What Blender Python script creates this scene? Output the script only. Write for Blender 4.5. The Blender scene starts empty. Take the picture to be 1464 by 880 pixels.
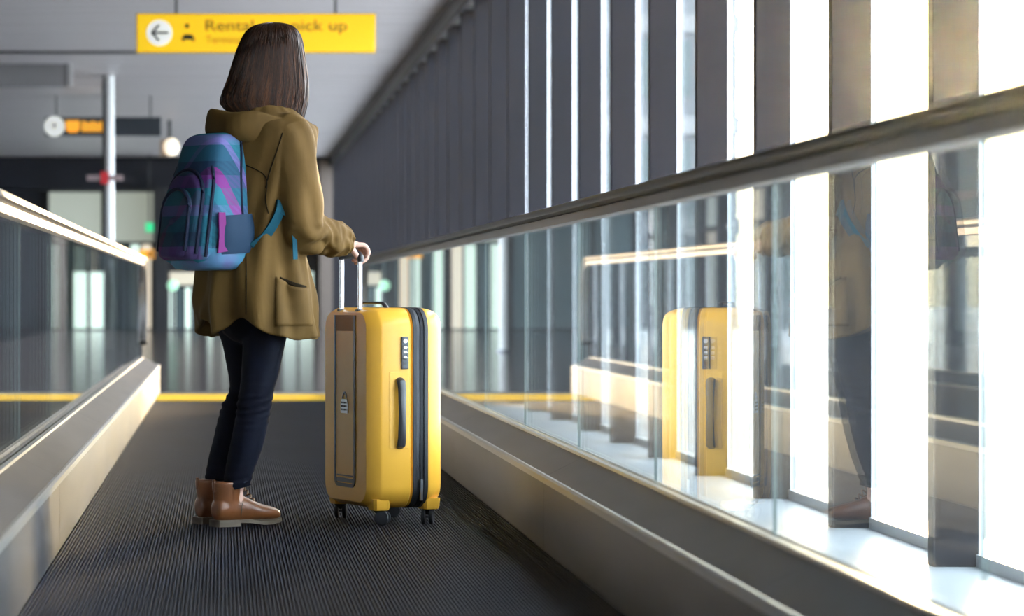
import bpy, bmesh, math, random
from mathutils import Vector, Matrix, noise, Quaternion
random.seed(7)
PI = math.pi
sc = bpy.context.scene
COL = sc.collection

# ------------------------------------------------------------------ camera, sky, sun, exposure
F = 4235.0                      # focal length in pixels (1464 px wide frame)
VPX, VPY, EYE = 319.0, 420.0, 0.784
cam_d = bpy.data.cameras.new('camera')
cam = bpy.data.objects.new('camera', cam_d); COL.objects.link(cam)
cam.location = (0, 0, EYE); cam.rotation_euler = (PI/2, 0, 0)
cam_d.sensor_width = 36.0; cam_d.lens = F*36.0/1464.0
cam_d.shift_x = (732-VPX)/1464.0; cam_d.shift_y = -(440-VPY)/1464.0
cam_d.clip_start = 0.1; cam_d.clip_end = 400
cam_d.dof.use_dof = True; cam_d.dof.focus_distance = 10.05; cam_d.dof.aperture_fstop = 4.0
sc.camera = cam
sc.view_settings.view_transform = 'Standard'; sc.view_settings.look = 'None'
sc.view_settings.exposure = 0.0; sc.view_settings.gamma = 1.0; sc.view_settings.use_curve_mapping = False
sc.cycles.max_bounces = 14; sc.cycles.transparent_max_bounces = 40
sc.cycles.diffuse_bounces = 5; sc.cycles.glossy_bounces = 6
sc.cycles.sample_clamp_indirect = 6.0

SUN = Vector((0.274, 1.0, 0.079)).normalized()     # towards the low sun, ahead to the right
world = bpy.data.worlds.new('sky'); sc.world = world; world.use_nodes = True
wn = world.node_tree; wn.nodes.clear()
w_out = wn.nodes.new('ShaderNodeOutputWorld'); w_bg = wn.nodes.new('ShaderNodeBackground')
w_tc = wn.nodes.new('ShaderNodeTexCoord'); w_dot = wn.nodes.new('ShaderNodeVectorMath'); w_dot.operation = 'DOT_PRODUCT'
w_dot.inputs[1].default_value = SUN
w_rmp = wn.nodes.new('ShaderNodeValToRGB')
el = w_rmp.color_ramp.elements
el[0].position = 0.0; el[0].color = (.74, .86, 1.0, 1)
el[1].position = 1.0; el[1].color = (1, .80, .48, 1)
e = w_rmp.color_ramp.elements.new(.90); e.color = (.86, .93, 1.0, 1)
e = w_rmp.color_ramp.elements.new(.985); e.color = (1, .95, .84, 1)
wn.links.new(w_tc.outputs['Generated'], w_dot.inputs[0])
wn.links.new(w_dot.outputs['Value'], w_rmp.inputs['Fac'])
w_pow = wn.nodes.new('ShaderNodeMath'); w_pow.operation = 'POWER'; w_pow.inputs[1].default_value = 60
w_max = wn.nodes.new('ShaderNodeMath'); w_max.operation = 'MAXIMUM'; w_max.inputs[1].default_value = 0
wn.links.new(w_dot.outputs['Value'], w_max.inputs[0]); wn.links.new(w_max.outputs[0], w_pow.inputs[0])
w_ma = wn.nodes.new('ShaderNodeMath'); w_ma.operation = 'MULTIPLY_ADD'
w_ma.inputs[1].default_value = 8.0; w_ma.inputs[2].default_value = 14.0
wn.links.new(w_pow.outputs[0], w_ma.inputs[0])
wn.links.new(w_rmp.outputs['Color'], w_bg.inputs['Color']); wn.links.new(w_ma.outputs[0], w_bg.inputs['Strength'])
wn.links.new(w_bg.outputs[0], w_out.inputs['Surface'])

sun_d = bpy.data.lights.new('sun', 'SUN'); sun = bpy.data.objects.new('sun', sun_d); COL.objects.link(sun)
sun_d.energy = 11.0; sun_d.color = (1.0, .70, .36); sun_d.angle = math.radians(5)
sun.rotation_euler = SUN.to_track_quat('Z', 'Y').to_euler(); sun.location = (20, 40, 8)

# ------------------------------------------------------------------ helpers
def mat(name, col, rough=.5, metal=0.0, nz=None, bump=None, spec=None, emit=None, coat=None, col2=None, aniso=None):
    m = bpy.data.materials.new(name); m.use_nodes = True
    nt = m.node_tree; b = nt.nodes['Principled BSDF']
    b.inputs['Base Color'].default_value = (*col, 1); b.inputs['Roughness'].default_value = rough
    b.inputs['Metallic'].default_value = metal
    if spec is not None: b.inputs['Specular IOR Level'].default_value = spec
    if coat: b.inputs['Coat Weight'].default_value = coat; b.inputs['Coat Roughness'].default_value = .15
    if emit:
        b.inputs['Emission Color'].default_value = (*emit[0], 1); b.inputs['Emission Strength'].default_value = emit[1]
    tc = nt.nodes.new('ShaderNodeTexCoord')
    if nz:                                  # (scale xyz, amount): colour variation between col and col2
        mp = nt.nodes.new('ShaderNodeMapping'); mp.inputs['Scale'].default_value = nz[0]
        n = nt.nodes.new('ShaderNodeTexNoise'); n.inputs['Scale'].default_value = 1; n.inputs['Detail'].default_value = 5
        r = nt.nodes.new('ShaderNodeMapRange'); r.inputs['From Min'].default_value = .3; r.inputs['From Max'].default_value = .7
        mx = nt.nodes.new('ShaderNodeMix'); mx.data_type = 'RGBA'
        c2 = col2 or tuple(c*(1-nz[1]) for c in col)
        mx.inputs['A'].default_value = (*col, 1); mx.inputs['B'].default_value = (*c2, 1)
        nt.links.new(tc.outputs['Object'], mp.inputs[0]); nt.links.new(mp.outputs[0], n.inputs[0])
        nt.links.new(n.outputs[0], r.inputs[0]); nt.links.new(r.outputs[0], mx.inputs['Factor'])
        nt.links.new(mx.outputs['Result'], b.inputs['Base Color'])
    if bump:                                # (scale xyz, strength, distance)
        mp = nt.nodes.new('ShaderNodeMapping'); mp.inputs['Scale'].default_value = bump[0]
        n = nt.nodes.new('ShaderNodeTexNoise'); n.inputs['Scale'].default_value = 1; n.inputs['Detail'].default_value = 4
        bp = nt.nodes.new('ShaderNodeBump'); bp.inputs['Strength'].default_value = bump[1]; bp.inputs['Distance'].default_value = bump[2]
        nt.links.new(tc.outputs['Object'], mp.inputs[0]); nt.links.new(mp.outputs[0], n.inputs[0])
        nt.links.new(n.outputs[0], bp.inputs['Height']); nt.links.new(bp.outputs[0], b.inputs['Normal'])
    return m

def glass_mat(name, tint, gloss=1.0, rough=0.0, ior=1.5, veil=0.0):
    """thin sheet: clear transmission and a Fresnel mirror on either face"""
    m = bpy.data.materials.new(name); m.use_nodes = True; nt = m.node_tree; nt.nodes.clear()
    o = nt.nodes.new('ShaderNodeOutputMaterial'); t = nt.nodes.new('ShaderNodeBsdfTransparent'); g = nt.nodes.new('ShaderNodeBsdfGlossy')
    t.inputs[0].default_value = (*tint, 1); g.inputs['Roughness'].default_value = rough; g.inputs['Color'].default_value = (gloss, gloss, gloss, 1)
    geo = nt.nodes.new('ShaderNodeNewGeometry'); fr = nt.nodes.new('ShaderNodeFresnel'); mr = nt.nodes.new('ShaderNodeMapRange')
    mr.inputs['To Min'].default_value = ior; mr.inputs['To Max'].default_value = 1/ior
    mx = nt.nodes.new('ShaderNodeMixShader')
    nt.links.new(geo.outputs['Backfacing'], mr.inputs[0]); nt.links.new(mr.outputs[0], fr.inputs['IOR'])
    nt.links.new(fr.outputs[0], mx.inputs[0]); nt.links.new(t.outputs[0], mx.inputs[1]); nt.links.new(g.outputs[0], mx.inputs[2])
    end = mx
    if veil:                                # mixes a little white translucency into the sheet
        tl = nt.nodes.new('ShaderNodeBsdfTranslucent'); tl.inputs[0].default_value = (.9, .92, .93, 1)
        end = nt.nodes.new('ShaderNodeMixShader'); end.inputs[0].default_value = veil
        nt.links.new(mx.outputs[0], end.inputs[1]); nt.links.new(tl.outputs[0], end.inputs[2])
    nt.links.new(end.outputs[0], o.inputs['Surface'])
    return m

class MB:
    def __init__(s): s.v = []; s.f = []
    def add(s, vs, fs):
        k = len(s.v); s.v += [tuple(v) for v in vs]; s.f += [tuple(i+k for i in f) for f in fs]; return s
    def box(s, x0, x1, y0, y1, z0, z1, M=None):
        vs = [Vector((x, y, z)) for x in (x0, x1) for y in (y0, y1) for z in (z0, z1)]
        if M: vs = [M @ v for v in vs]
        return s.add(vs, [(0,1,3,2),(4,6,7,5),(0,4,5,1),(2,3,7,6),(0,2,6,4),(1,5,7,3)])
    def rings(s, rs, cap0=True, cap1=True, closed=False):
        """rs: list of equally long point rings"""
        k = len(s.v); n = len(rs[0]); m = len(rs)
        for r in rs: s.v += [tuple(p) for p in r]
        for i in range(m if closed else m-1):
            a = k+i*n; b = k+((i+1) % m)*n
            for j in range(n): s.f.append((a+j, a+(j+1) % n, b+(j+1) % n, b+j))
        if not closed:
            if cap0: s.f.append(tuple(k+j for j in reversed(range(n))))
            if cap1: s.f.append(tuple(k+(m-1)*n+j for j in range(n)))
        return s
    def tube(s, pts, r, n=8, closed=False, flat=1.0, up=(0,0,1)):
        pts = [Vector(p) for p in pts]; m = len(pts); rs = []
        for i, p in enumerate(pts):
            a = pts[(i-1) % m] if (closed or i > 0) else p; b = pts[(i+1) % m] if (closed or i < m-1) else p
            t = (b-a).normalized(); u = Vector(up)
            if abs(t.dot(u)) > .95: u = Vector((1, 0, 0)) if abs(t.x) < .9 else Vector((0, 1, 0))
            x = t.cross(u).normalized(); y = x.cross(t).normalized()
            rr = r[i] if isinstance(r, (list, tuple)) else r
            rs.append([p + x*math.cos(q)*rr + y*math.sin(q)*rr*flat for q in [2*PI*j/n for j in range(n)]])
        return s.rings(rs, closed=closed)
    def prism(s, poly, ax, t0, t1):
        """poly: 2D points, extruded along axis ax from t0 to t1"""
        n = len(poly); k = len(s.v)
        for t in (t0, t1):
            for (a, b) in poly:
                s.v.append({'x': (t, a, b), 'y': (a, t, b), 'z': (a, b, t)}[ax])
        s.f += [tuple(k+i for i in range(n)), tuple(k+n+i for i in reversed(range(n)))]
        s.f += [(k+i, k+n+i, k+n+(i+1) % n, k+(i+1) % n) for i in range(n)]
        return s
    def build(s, name, m=None, parent=None, smooth=False, loc=None, rot=None, bevel=0, angle=40):
        me = bpy.data.meshes.new(name); me.from_pydata(s.v, [], s.f); me.update()
        bm = bmesh.new(); bm.from_mesh(me); bmesh.ops.recalc_face_normals(bm, faces=bm.faces[:])
        if bevel: bmesh.ops.bevel(bm, geom=bm.edges[:], offset=bevel, segments=2, profile=.6, affect='EDGES')
        bm.to_mesh(me); bm.free()
        if smooth:
            for p in me.polygons: p.use_smooth = True
            me.set_sharp_from_angle(angle=math.radians(angle))
        o = bpy.data.objects.new(name, me); COL.objects.link(o)
        if m: me.materials.append(m)
        if parent: o.parent = parent
        if loc: o.location = loc
        if rot: o.rotation_euler = rot
        return o

def tag(o, label=None, cat=None, group=None, kind=None):
    if label: o['label'] = label
    if cat: o['category'] = cat
    if group: o['group'] = group
    if kind: o['kind'] = kind
    return o
def empty(name, loc=(0,0,0), rz=0.0):
    o = bpy.data.objects.new(name, None); COL.objects.link(o); o.location = loc; o.rotation_euler = (0, 0, rz)
    o.empty_display_size = .1; return o
def struct(mb, name, m, parent=None, **k):
    o = mb.build(name, m, parent, **k)
    if not parent: o['kind'] = 'structure'
    return o
def evaluated(o):
    """bake an object's modifiers into a plain mesh"""
    dg = bpy.context.evaluated_depsgraph_get(); me = bpy.data.meshes.new_from_object(o.evaluated_get(dg))
    o.modifiers.clear(); o.data = me; return o
def remesh(o, voxel, smooth=4, factor=.5):
    r = o.modifiers.new('r', 'REMESH'); r.mode = 'VOXEL'; r.voxel_size = voxel; r.use_smooth_shade = True
    s = o.modifiers.new('s', 'SMOOTH'); s.iterations = smooth; s.factor = factor
    evaluated(o)
    for p in o.data.polygons: p.use_smooth = True
    return o
def crom(pts, n):
    """Catmull-Rom resampling of a list of equally long tuples"""
    out = []; m = len(pts)
    for i in range(m-1):
        p0 = pts[max(i-1, 0)]; p1 = pts[i]; p2 = pts[i+1]; p3 = pts[min(i+2, m-1)]
        for k in range(n):
            t = k/n
            out.append(tuple(.5*((2*b)+(-a+c)*t+(2*a-5*b+4*c-d)*t*t+(-a+3*b-3*c+d)*t**3) for a, b, c, d in zip(p0, p1, p2, p3)))
    out.append(tuple(pts[-1])); return out
def P(px, py, y=10.0):
    """point of the place that the photograph shows at a pixel, at distance y"""
    s = y/F; return Vector(((px-VPX)*s, y, EYE+(VPY-py)*s))
def ball(mb, c, r, M=None, nu=16, nv=10):
    c = Vector(c); rs = []
    for i in range(1, nv):
        a = PI*i/nv
        rs.append([Vector((r[0]*math.sin(a)*math.cos(2*PI*j/nu), r[1]*math.sin(a)*math.sin(2*PI*j/nu), -r[2]*math.cos(a))) for j in range(nu)])
    rs = [[c + ((M @ p) if M else p) for p in q] for q in rs]
    return mb.rings(rs)
def text_mesh(name, body, size, m, parent, loc, rot=(PI/2, 0, 0), depth=.002, scale_x=1.0):
    cu = bpy.data.curves.new('t', 'FONT'); cu.body = body; cu.size = size; cu.extrude = depth
    o = bpy.data.objects.new('t', cu); COL.objects.link(o)
    dg = bpy.context.evaluated_depsgraph_get(); me = bpy.data.meshes.new_from_object(o.evaluated_get(dg))
    bpy.data.objects.remove(o); me.name = name; me.materials.clear(); me.materials.append(m)
    q = bpy.data.objects.new(name, me); COL.objects.link(q); q.parent = parent; q.location = loc; q.rotation_euler = rot; q.scale = (scale_x, 1, 1)
    return q

# ------------------------------------------------------------------ materials
M_fin = mat('fin_paint', (.016, .0155, .020), .6, nz=((3, 3, .6), .3), spec=.12)
M_mull = mat('mullion_white', (.80, .82, .84), .35)
M_black = mat('black_trim', (.010, .011, .014), .5)
M_ceil = mat('ceiling_plank', (.56, .52, .525), .42, nz=((.6, 3, 1), .22))
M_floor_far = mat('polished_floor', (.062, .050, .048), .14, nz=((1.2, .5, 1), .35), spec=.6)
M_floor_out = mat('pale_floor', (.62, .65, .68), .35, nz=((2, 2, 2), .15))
M_wall_dark = mat('dark_wall', (.016, .019, .028), .6, nz=((1, 1, .5), .3), spec=.2)
M_wall_mid = mat('grey_wall', (.06, .06, .066), .6, nz=((1, 1, 1), .2))
M_steel = mat('brushed_steel', (.22, .22, .245), .34, 1.0, nz=((2.5, 1.0, 8), .28), bump=((60, 1.5, 300), .12, .002))
M_steel_deck = mat('deck_steel', (.34, .315, .305), .32, 1.0, nz=((8, 1.6, 2), .25), bump=((300, 2, 60), .08, .002))
M_track = mat('track_steel', (.30, .275, .265), .48, 1.0, nz=((3, 1, 3), .15))
M_alu = mat('aluminium', (.72, .72, .72), .28, 1.0)
M_rubber = mat('handrail_rubber', (.020, .017, .017), .32)
M_belt = mat('belt_rubber', (.006, .0065, .009), .6, nz=((2, 2, 2), .3), spec=.1)
M_rib = mat('belt_rib', (.026, .027, .038), .55, nz=((2, 1.2, 2), .35), spec=.08)
M_yellow = mat('yellow_plastic', (.85, .46, .004), .6, spec=.2)
M_glass = glass_mat('clear_glass', (.955, .985, .975), veil=.004); M_glass_plain = glass_mat('plain_glass', (.955, .985, .975))
M_edge = mat('glass_edge', (.22, .27, .27), .4)
M_window = glass_mat('window_glass', (.97, .98, .98))
M_ground = mat('concrete_ground', (.55, .55, .54), .8, nz=((1, 1, 1), .15))
M_white = mat('white_paint', (.92, .92, .90), .4)
M_red = mat('red_paint', (.55, .02, .03), .4)

# ------------------------------------------------------------------ the setting
XW, CEIL, YEND, DF = 2.30, 3.73, 64.0, 0.150
g = MB().box(-80, 120, -40, 200, -.4, -.12); struct(g, 'ground', M_ground)
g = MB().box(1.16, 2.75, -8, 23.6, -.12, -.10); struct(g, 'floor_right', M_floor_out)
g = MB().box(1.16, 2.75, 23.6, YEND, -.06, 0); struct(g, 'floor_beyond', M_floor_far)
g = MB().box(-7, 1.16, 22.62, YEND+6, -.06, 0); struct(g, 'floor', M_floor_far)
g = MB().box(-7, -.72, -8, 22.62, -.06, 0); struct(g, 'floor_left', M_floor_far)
# ceiling of wide cross planks with open joints
ce = struct(MB().box(-7, XW+.25, -8, YEND, CEIL+.03, CEIL+.12), 'ceiling', M_black)
pl = None; y = 27.0
while y < YEND-.6:
    if pl is None:
        pl = MB().box(-7, XW+.2, 0, .585, CEIL, CEIL+.028).build('plank', M_ceil, ce)
    else:
        q = pl.copy(); COL.objects.link(q); q.location = (0, y, random.uniform(-.004, .004))
    y += .6
struct(MB().box(-7, XW+.25, -8, 26.98, CEIL, CEIL+.028), 'ceiling_near_unseen', M_wall_dark)  # dark unseen ceiling added over the near hall to cut fill light
# right wall: dark fins standing square to the hall, windows between them
wr = struct(MB().box(XW-.02, XW+.20, -8, YEND, CEIL-.20, CEIL-.001), 'wall_right', M_black)
struct(MB().box(XW-.03, XW+.02, -8, YEND, CEIL-.235, CEIL-.20), 'trim_1', M_fin)
NF = range(-9, 35); first = None; fpane = fm = None
for k in NF:
    y = 9.60+1.593*k
    if first is None:
        first = MB().box(XW, XW+DF, 0, .07, -.10, CEIL-.20).build('fin', M_fin, wr, bevel=.004); first.location = (0, y, 0)
    else:
        q = first.copy(); COL.objects.link(q); q.location = (0, y, 0)
for i, k in enumerate(NF):
    y = 9.60+1.593*k
    if fm is None:
        fm = MB().box(XW+DF-.02, XW+DF+.035, .07, .135, -.10, CEIL-.2).box(XW+DF-.01, XW+DF+.03, .135, 1.593, -.10, -.06)\
             .box(XW+DF-.01, XW+DF+.03, .135, 1.593, CEIL-.24, CEIL-.2).build('window_1', M_mull)
        fpane = MB().box(XW+DF+.004, XW+DF+.014, .135, 1.593, -.06, CEIL-.24).build('pane', M_window, fm)
        w = fm
    else:
        w = fm.copy(); w.name = 'window_%d' % (i+1); COL.objects.link(w)
        c = fpane.copy(); c.parent = w; COL.objects.link(c)
    w.location = (0, y, 0); w['kind'] = 'structure'
# thin volume added to the hall to stand in for the lens flare glow
M_flare_haze = bpy.data.materials.new('flare_scatter'); M_flare_haze.use_nodes = True; _nt = M_flare_haze.node_tree; _nt.nodes.clear()
_o = _nt.nodes.new('ShaderNodeOutputMaterial'); _v = _nt.nodes.new('ShaderNodeVolumeScatter')
_v.inputs['Density'].default_value = .0005; _v.inputs['Anisotropy'].default_value = .985
_nt.links.new(_v.outputs[0], _o.inputs['Volume'])
hz = MB().box(-6.8, XW-.04, -7.9, YEND-.02, -.05, CEIL-.02).build('flare_haze', M_flare_haze); hz['kind'] = 'stuff'; hz['label'] = 'added haze in the hall'; hz['category'] = 'flare_haze'
# far end of the hall
def fx(px, Y=YEND): return (px-VPX)*Y/F
def fz(py, Y=YEND): return EYE+(VPY-py)*Y/F
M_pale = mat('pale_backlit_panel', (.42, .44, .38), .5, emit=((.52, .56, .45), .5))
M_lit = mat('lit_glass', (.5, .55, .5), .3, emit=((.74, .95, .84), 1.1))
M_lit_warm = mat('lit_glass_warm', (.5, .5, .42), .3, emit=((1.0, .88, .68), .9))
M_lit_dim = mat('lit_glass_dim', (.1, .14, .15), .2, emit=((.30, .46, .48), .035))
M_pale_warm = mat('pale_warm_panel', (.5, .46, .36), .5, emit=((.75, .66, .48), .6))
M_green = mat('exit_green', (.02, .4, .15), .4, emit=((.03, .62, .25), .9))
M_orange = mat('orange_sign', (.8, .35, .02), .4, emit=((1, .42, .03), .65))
struct(MB().box(-7, XW+.25, YEND, YEND+.3, -.06, CEIL+.12), 'wall_back', M_wall_dark)
struct(MB().box(fx(-140), fx(470), YEND-.5, YEND, fz(272), fz(228)), 'trim_2', M_wall_dark)
struct(MB().box(fx(456), fx(474), YEND-.6, YEND, 0, fz(228)), 'trim_3', mat('brown_jamb', (.10, .075, .06), .6))
def glazed(name, x0, x1, y0, y1, m, lo, label, cols, Y=YEND, frame=.07):
    d = empty(name, (fx((x0+x1)/2, Y), Y-.12, fz(y1, Y)))
    d['kind'] = 'structure'
    w = fx(x1, Y)-fx(x0, Y); h = fz(y0, Y)-fz(y1, Y)
    fr = MB().box(-w/2, w/2, -.05, .05, h-frame, h).box(-w/2, w/2, -.05, .05, 0, frame)
    for i in range(cols+1):
        c = -w/2+frame/2+(w-frame)*i/cols; fr.box(c-frame/2, c+frame/2, -.05, .05, 0, h)
    fr.build('frame', M_black, d)
    for i in range(cols):
        a = -w/2+frame+(w-frame)*i/cols; b = -w/2+(w-frame)*(i+1)/cols
        if lo is None: MB().box(a, b, -.01, .01, frame, h-frame).build('pane', m, d)
        else:
            MB().box(a, b, -.01, .01, lo*h+.03, h-frame).build('panel', m, d)
            fr2 = MB(); nl = 4
            for j in range(nl):
                aa = a+(b-a)*j/nl; bb = a+(b-a)*(j+1)/nl-.05
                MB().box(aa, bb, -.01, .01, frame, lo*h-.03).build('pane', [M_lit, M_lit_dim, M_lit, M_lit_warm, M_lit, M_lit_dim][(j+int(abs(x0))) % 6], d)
                fr2.box(bb, bb+.05, -.03, .03, frame, lo*h-.03)
            fr2.build('mullion', M_black, d)
    return d
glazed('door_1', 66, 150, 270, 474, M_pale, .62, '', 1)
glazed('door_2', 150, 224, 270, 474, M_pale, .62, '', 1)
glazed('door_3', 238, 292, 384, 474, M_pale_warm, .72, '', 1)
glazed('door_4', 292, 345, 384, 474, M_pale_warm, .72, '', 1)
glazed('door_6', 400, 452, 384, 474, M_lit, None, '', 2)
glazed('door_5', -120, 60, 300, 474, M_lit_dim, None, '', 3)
struct(MB().box(fx(222), fx(240), YEND-.9, YEND-.3, 0, fz(270)), 'trim_4', M_black)
# a dark office block standing across the yard outside the right windows
M_fac = mat('facade', (.15, .158, .16), .7, nz=((.4, .4, .4), .3)); M_fac2 = mat('facade_band', (.20, .20, .195), .7); M_facw = mat('facade_glass', (.06, .085, .08), .3)
blk = empty('office_block', (10.1, 76, -.12)); tag(blk, 'grey office block seen through the gaps between the dark fins', 'building')
MB().box(-2.9, 3.1, 0, 12, 0, 13).build('wall', M_fac, blk)
for i in range(5):
    MB().box(-2.95, 3.15, -.15, 0, 2.4+i*2.6, 2.85+i*2.6).build('band', M_fac2, blk)
    for j in range(6): MB().box(-2.75+j*.98, -2.05+j*.98, -.05, .02, .75+i*2.6, 2.2+i*2.6).build('window', M_facw, blk)
# left side: a long glazed shop front between pillars
wl = struct(MB().box(-7.2, -6.9, -8, YEND, 2.6, CEIL+.1).box(-7.2, -6.9, -8, 13, -.1, 2.6), 'wall_left', M_wall_mid)  # unseen near length closed off to cut fill light from the left
struct(MB().box(-7.2, XW+.25, -8.2, -8, -.1, CEIL+.1), 'wall_front_unseen', M_wall_mid)  # unseen end wall, put in to stop fill light from behind
struct(MB().box(-7.0, -6.6, 12, YEND, 0, .16), 'baseboard_left', M_wall_dark)
M_shop = mat('shop_glass', (.4, .42, .4), .3, emit=((.80, .92, .86), .30)); M_shop_warm = mat('shop_glass_warm', (.4, .36, .3), .3, emit=((1.0, .86, .66), .28))
pm = [M_shop, M_wall_mid, M_lit_dim, M_shop_warm, M_wall_mid, M_lit_dim, M_wall_mid]
fw = None; i = 0; y = 13.0
while y < YEND-2.4:
    w = MB().box(-7.05, -6.75, y, y+.35, .16, 2.6).box(-6.95, -6.85, y, y+2.4, 1.95, 2.05).build('window_%d' % (60+i), M_wall_mid)
    w['kind'] = 'structure'
    MB().box(-6.95, -6.92, y+.35, y+1.35, .16, 1.95).build('pane', pm[(i*3) % 7], w)
    MB().box(-6.95, -6.92, y+1.40, y+2.4, .16, 1.95).build('pane', pm[(i*5+2) % 7], w)
    MB().box(-6.95, -6.92, y+.35, y+2.4, 2.05, 2.6).build('transom_pane', pm[(i*2+1) % 7], w)
    i += 1; y += 2.4

# ------------------------------------------------------------------ moving walkway
XL, XR = -.498, .980; XGL, XGR = -.648, 1.130; YB0, YB1 = 2.0, 21.8
belt = empty('walkway_belt', (.241, YB0, 0))
tag(belt, 'dark ribbed rubber belt of the moving walkway under the woman and the suitcase', 'walkway')
pal = None; y = YB0
while y < YB1-.01:
    if pal is None: pal = MB().box(XL-.241, XR-.241, .001, .399, -.05, -.007).build('pallet', M_belt, belt); q = pal
    else: q = pal.copy(); COL.objects.link(q)
    q.location = (0, y-YB0, 0); y += .4
rb = MB(); n = int((XR-XL)/.0100)
for i in range(n):
    x = XL-.241+.004+(XR-XL-.008)*i/(n-1)
    rb.rings([[(x-.0033, yy, -.008), (x+.0033, yy, -.008), (x+.0024, yy, 0), (x-.0024, yy, 0)] for yy in (0, YB1-YB0)])
rib = rb.build('rib', M_rib, belt); rib['kind'] = 'stuff'
comb = MB().box(XL-.241, XR-.241, YB1-YB0, YB1-YB0+1.3, -.05, .004)
comb.build('comb_plate', M_yellow, belt)
MB().box(XL-.241, XR-.241, YB1-YB0+1.3, YB1-YB0+1.9, -.05, .002).build('landing_plate', M_steel, belt)

def balustrade(name, side, label):
    """side=+1: right of the belt; local x grows away from the belt"""
    xe = XR if side > 0 else XL
    b = empty(name, (xe, YB0, 0)); tag(b, label, 'balustrade', 'moving walkway balustrades')
    L = 21.3; gx = .15
    def X(a): return side*a
    # skirt with a thin lip, sloped deck
    def slab(poly, nm, m, y0=0, y1=L, **k):
        return MB().prism([(X(a), z) for a, z in poly], 'y', y0, y1).build(nm, m, b, **k)
    for i in range(6):
        y0 = L*i/6; y1 = L*(i+1)/6-.003
        slab([(0.004, -.05), (0.004, .214), (.03, .214), (.03, -.05)], 'skirt_panel', M_steel, y0, y1)
        slab([(0.012, .226), (gx-.022, .284), (gx-.022, .262), (.012, .204)], 'deck_panel', M_steel_deck, y0, y1)
    slab([(-.002, .207), (-.002, .225), (.006, .230), (.016, .229), (.016, .207)], 'deck_edge', M_alu)
    slab([(gx-.026, .24), (gx-.026, .292), (gx-.010, .292), (gx-.010, .24)], 'glass_clamp', M_alu)
    slab([(gx-.010, .24), (gx-.010, .286), (gx-.006, .286), (gx-.006, .24)], 'gasket', M_black)
    slab([(gx+.008, .0), (gx+.008, .292), (gx+.05, .27), (gx+.05, .0)], 'outer_panel', M_steel)
    # rounded end of the skirt
    MB().prism([(X(0.004), -.05), (X(.004), .214), (X(.03), .226), (X(gx+.05), .27), (X(gx+.05), -.05)], 'y', L, L+.12).build('end_cap', M_steel_deck, b, smooth=True)
    # panes
    sl = [9.41-YB0+1.67*k for k in range(-4, 9)]
    sl = [0.0]+[s for s in sl if .4 < s < L-.5]
    for i, s in enumerate(sl):
        e = sl[i+1]-.006 if i+1 < len(sl) else None
        x0, x1 = sorted((X(gx-.006), X(gx+.006)))
        if e is not None:
            MB().box(x0, x1, s, e, .25, 1.03).build('glass_pane', M_glass if side > 0 else M_glass_plain, b)
        else:
            pts = [(s, .25), (L+.30, .25), (L+.42, .42)]
            for q in range(9):
                a = PI/2*q/8; pts.append((L+.12+.34*math.cos(a), .69+.34*math.sin(a)))
            pts.append((s, 1.03)); MB().prism(pts, 'x', x0, x1).build('glass_pane', M_glass if side > 0 else M_glass_plain, b)
        if i: MB().box(x0+.002, x1-.002, s-.0045, s-.0015, .25, 1.03).build('joint_seal', M_edge, b)
    # handrail: rubber over a steel track, turning down round the end
    def path(z0):
        p = [(X(gx), yy, z0) for yy in [i*1.0 for i in range(0, 21)]]+[(X(gx), L-.25, z0)]
        r = z0-.69
        for q in range(0, 13):
            a = PI/2-PI*.80*q/12*1.0; p.append((X(gx), L+.12+r*math.cos(a), .69+r*math.sin(a)))
        return p
    hr = path(1.062)
    def sweep(pts, prof):
        rs = []
        for i, p in enumerate(pts):
            a = Vector(pts[max(i-1, 0)]); c = Vector(pts[min(i+1, len(pts)-1)]); t = (c-a).normalized()
            nrm = Vector((1, 0, 0)).cross(t).normalized()
            rs.append([Vector(p)+Vector((u, 0, 0))+nrm*w for u, w in prof])
        return MB().rings(rs)
    prof = [(-.028, -.018), (-.040, -.010), (-.041, .002), (-.034, .013), (-.018, .018), (.018, .018), (.034, .013), (.041, .002), (.040, -.010), (.028, -.018)]
    sweep(hr, prof).build('handrail', M_rubber, b, smooth=True)
    sweep(hr, [(-.026, -.048), (-.026, -.022), (-.020, -.016), (.020, -.016), (.026, -.022), (.026, -.048)]).build('handrail_track', M_track, b, smooth=True, angle=30)
    return b
balustrade('glass_balustrade', 1, 'glass balustrade to the right of the suitcase, mirroring it, below the row of dark fins')
balustrade('glass_balustrade', -1, 'glass balustrade on the backpack side of the belt, in front of the white post')

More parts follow.
